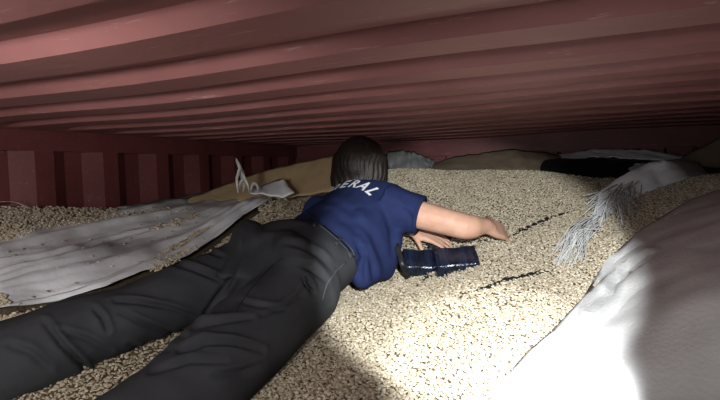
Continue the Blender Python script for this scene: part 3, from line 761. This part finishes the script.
# far sheets: placed against the wall or by their usual size behind the bean crest
def wallp(px, py, off):
    d = P(px, py, 1) - CAM; return CAM + d * ((XL + off - CAM.x) / d.x)
def stand_sheet(name, top, bot, m, label, cat, nv=14, nu=50, amp=.015, seed=0, th=.003):
    a = poly_line([(p[0], p[1], *p[2]) for p in top], nu); b = poly_line([(p[0], p[1], *p[2]) for p in bot], nu); v = []
    for i in range(nu):
        A_ = Vector(a[i][2:5]); B_ = Vector(b[i][2:5])
        for j in range(nv):
            t = j / (nv - 1); p = A_.lerp(B_, t)
            p = p + Vector((1, -.6, 0)).normalized() * amp * (noise.noise((i * .13 + seed, t * 2.2, seed)) + .4 * noise.noise((i * .4, t * 6, seed))) + Vector((0, 0, amp * .4 * noise.noise((i * .3, seed, t))))
            p.z = min(p.z, ZR - .012)
            v.append(p)
    o = link(name, solid(pyd(v, grid_faces(nu, nv)), th), m); return tag(o, label, cat)
def wp(px, py, off): return (px, py, tuple(wallp(px, py, off)))
def dp(px, py, d): return (px, py, tuple(P(px, py, d)))
stand_sheet('kraft_sheet', [wp(188, 200, .12), wp(225, 185, .20), wp(260, 172, .36), wp(296, 163, .58), wp(322, 158, .72), wp(345, 153, .85)],
            [wp(188, 206, .14), wp(225, 203, .28), wp(260, 200, .46), wp(296, 197, .68), wp(322, 193, .82), wp(345, 189, .95)], 'kraft', 'brown paper sheet leaning on the left wall behind the shirt', 'sheet', seed=1)
def gband(pts, k=50): return spath([gp(*p) for p in pts], k)
tag(link('liner_band', ribbon(gband([(120, 216, .03), (160, 210, .035), (200, 203, .045), (240, 197, .05), (290, 192, .055)]), [.05 + .03 * math.sin(i * .06) for i in range(50)], wav=.012, nj=5, th=.003), 'band'),
    'dark grey folded liner edge running behind the left sheet', 'liner')
stand_sheet('film_patch', [dp(250, 188, 2.05), dp(268, 184, 2.08), dp(283, 178, 2.1), dp(286, 184, 2.1)], [dp(250, 193, 1.98), dp(268, 195, 1.98), dp(283, 198, 1.98), dp(294, 192, 1.98)], 'liner', 'pale liner scrap below the brown paper sheet', 'liner', amp=.012, nu=20, nv=8, seed=4)
tr_ = bpy.data.objects.new('strip_tuft', None); COL.objects.link(tr_); tr_.location = gp(246, 192)
tag(tr_, 'tuft of torn pale plastic strips standing up by the brown paper', 'strips')
for k, pts in enumerate(([(238, 193), (237, 178), (240, 168), (236, 158)], [(236, 160), (241, 172), (247, 184), (249, 192)], [(238, 192), (240, 184), (244, 176), (240, 166)], [(250, 192), (253, 184), (257, 186), (258, 193)], [(243, 192), (244, 184), (241, 176), (237, 170)])):
    dd = 1.93
    o = link('torn_strip', ribbon(spath([P(x, y, dd + .01 * k) for x, y in pts], 18), [.004 + .008 * math.sin(math.pi * i / 17) for i in range(18)], up=fl, twist=.8, nj=3, th=.001), 'tie')
    o.parent = tr_; o.matrix_parent_inverse = Matrix.Translation(-tr_.location)
stand_sheet('clear_film', [dp(388, 152, 2.75), dp(400, 150, 2.7), dp(414, 152, 2.65), (424, 156, tuple(P(424, 156, 2.65))), dp(433, 160, 2.7)],
            [dp(388, 180, 2.45), dp(400, 178, 2.42), dp(414, 175, 2.42), dp(424, 173, 2.45), dp(433, 170, 2.5)], 'clear', 'crumpled clear film sheet just beyond the hair', 'film', amp=.022, seed=7, th=.002)
stand_sheet('brown_liner', [dp(425, 166, 2.75), dp(450, 158, 2.8), dp(480, 153, 2.8), dp(512, 149, 2.78), dp(540, 152, 2.72), dp(565, 157, 2.68)],
            [dp(425, 176, 2.45), dp(450, 173, 2.5), dp(480, 172, 2.5), dp(512, 172, 2.5), dp(540, 173, 2.48), dp(565, 178, 2.45)], 'brownfilm', 'brown liner sheet humped behind the far bean crest', 'liner', amp=.02, seed=3)
stand_sheet('far_liner', [dp(545, 157, 2.74), dp(575, 152, 2.70), dp(600, 149, 2.64), dp(640, 150, 2.56), dp(680, 155, 2.48), dp(700, 160, 2.44)],
            [dp(545, 162, 2.68), dp(575, 159, 2.62), dp(600, 157, 2.56), dp(640, 159, 2.48), dp(680, 162, 2.42), dp(700, 165, 2.38)], 'liner', 'pale liner fold at the far end of the container', 'liner', amp=.022, seed=5)
stand_sheet('black_sheet', [dp(530, 161, 2.66), dp(560, 159, 2.60), dp(600, 158, 2.54), dp(640, 160, 2.46), dp(690, 163, 2.38), dp(725, 166, 2.32)],
            [dp(530, 178, 2.42), dp(560, 183, 2.34), dp(600, 186, 2.28), dp(640, 186, 2.22), dp(690, 186, 2.16), dp(725, 188, 2.08)], 'black', 'black plastic sheet spread behind the far bean crest', 'sheet', amp=.016, seed=9)
crumple(P(641, 168, 2.30), (.040, .02, .018), 8, 'clear', 'film_scrap', 'small crumpled pale film scrap on the black sheet', 'film')
stand_sheet('brown_sheet', [dp(676, 162, 2.42), dp(695, 150, 2.42), dp(715, 140, 2.40), dp(740, 128, 2.34)],
            [dp(676, 174, 2.3), dp(695, 174, 2.3), dp(715, 174, 2.28), dp(740, 174, 2.25)], 'brownfilm', 'dark brown sheet propped up at the far right', 'sheet', amp=.01, seed=2, nu=24)
g = wallp(2, 208, .06); tag(link('bent_strip', ribbon(spath([g + Vector((0, -.06, .01)), g + Vector((.01, -.02, .02)), g + Vector((.02, .03, .016)), g + Vector((.04, .06, -.005))], 14), .012, nj=3), 'tie'), 'short pale bent strip against the left wall', 'strip')

# bodies for the torch and the added fill lamp, just outside the picture
def lamp_body(name, pos, dr, ln, r0, r1, label, cat):
    root = bpy.data.objects.new(name, None); COL.objects.link(root); root.location = pos; tag(root, label, cat)
    def part(nm, pts, m):
        bm = bmesh.new(); limb(bm, pts, 20, caps=False); me_ = bpy.data.meshes.new(nm); bm.to_mesh(me_); bm.free()
        o = link(nm, me_, m, root); o.matrix_parent_inverse = Matrix.Translation(-pos); return o
    b = pos - dr * .02
    part('handle', [(b - dr * ln, r0), (b - dr * .03, r0)], 'metal'); part('head', [(b - dr * .03, r0), (b - dr * .004, r1)], 'metal')
    part('tail_cap', [(b - dr * (ln + .012), r0 * .9), (b - dr * ln, r0 * 1.05)], 'metal')
lamp_body('hand_torch', TORCH, tdir, .11, .012, .018, 'slim black hand torch pointed at the beans', 'torch')
lamp_body('fill_lamp', FILL, fdir.normalized(), .07, .02, .035, 'small black body of an added fill lamp, out of view near the open door', 'lamp')
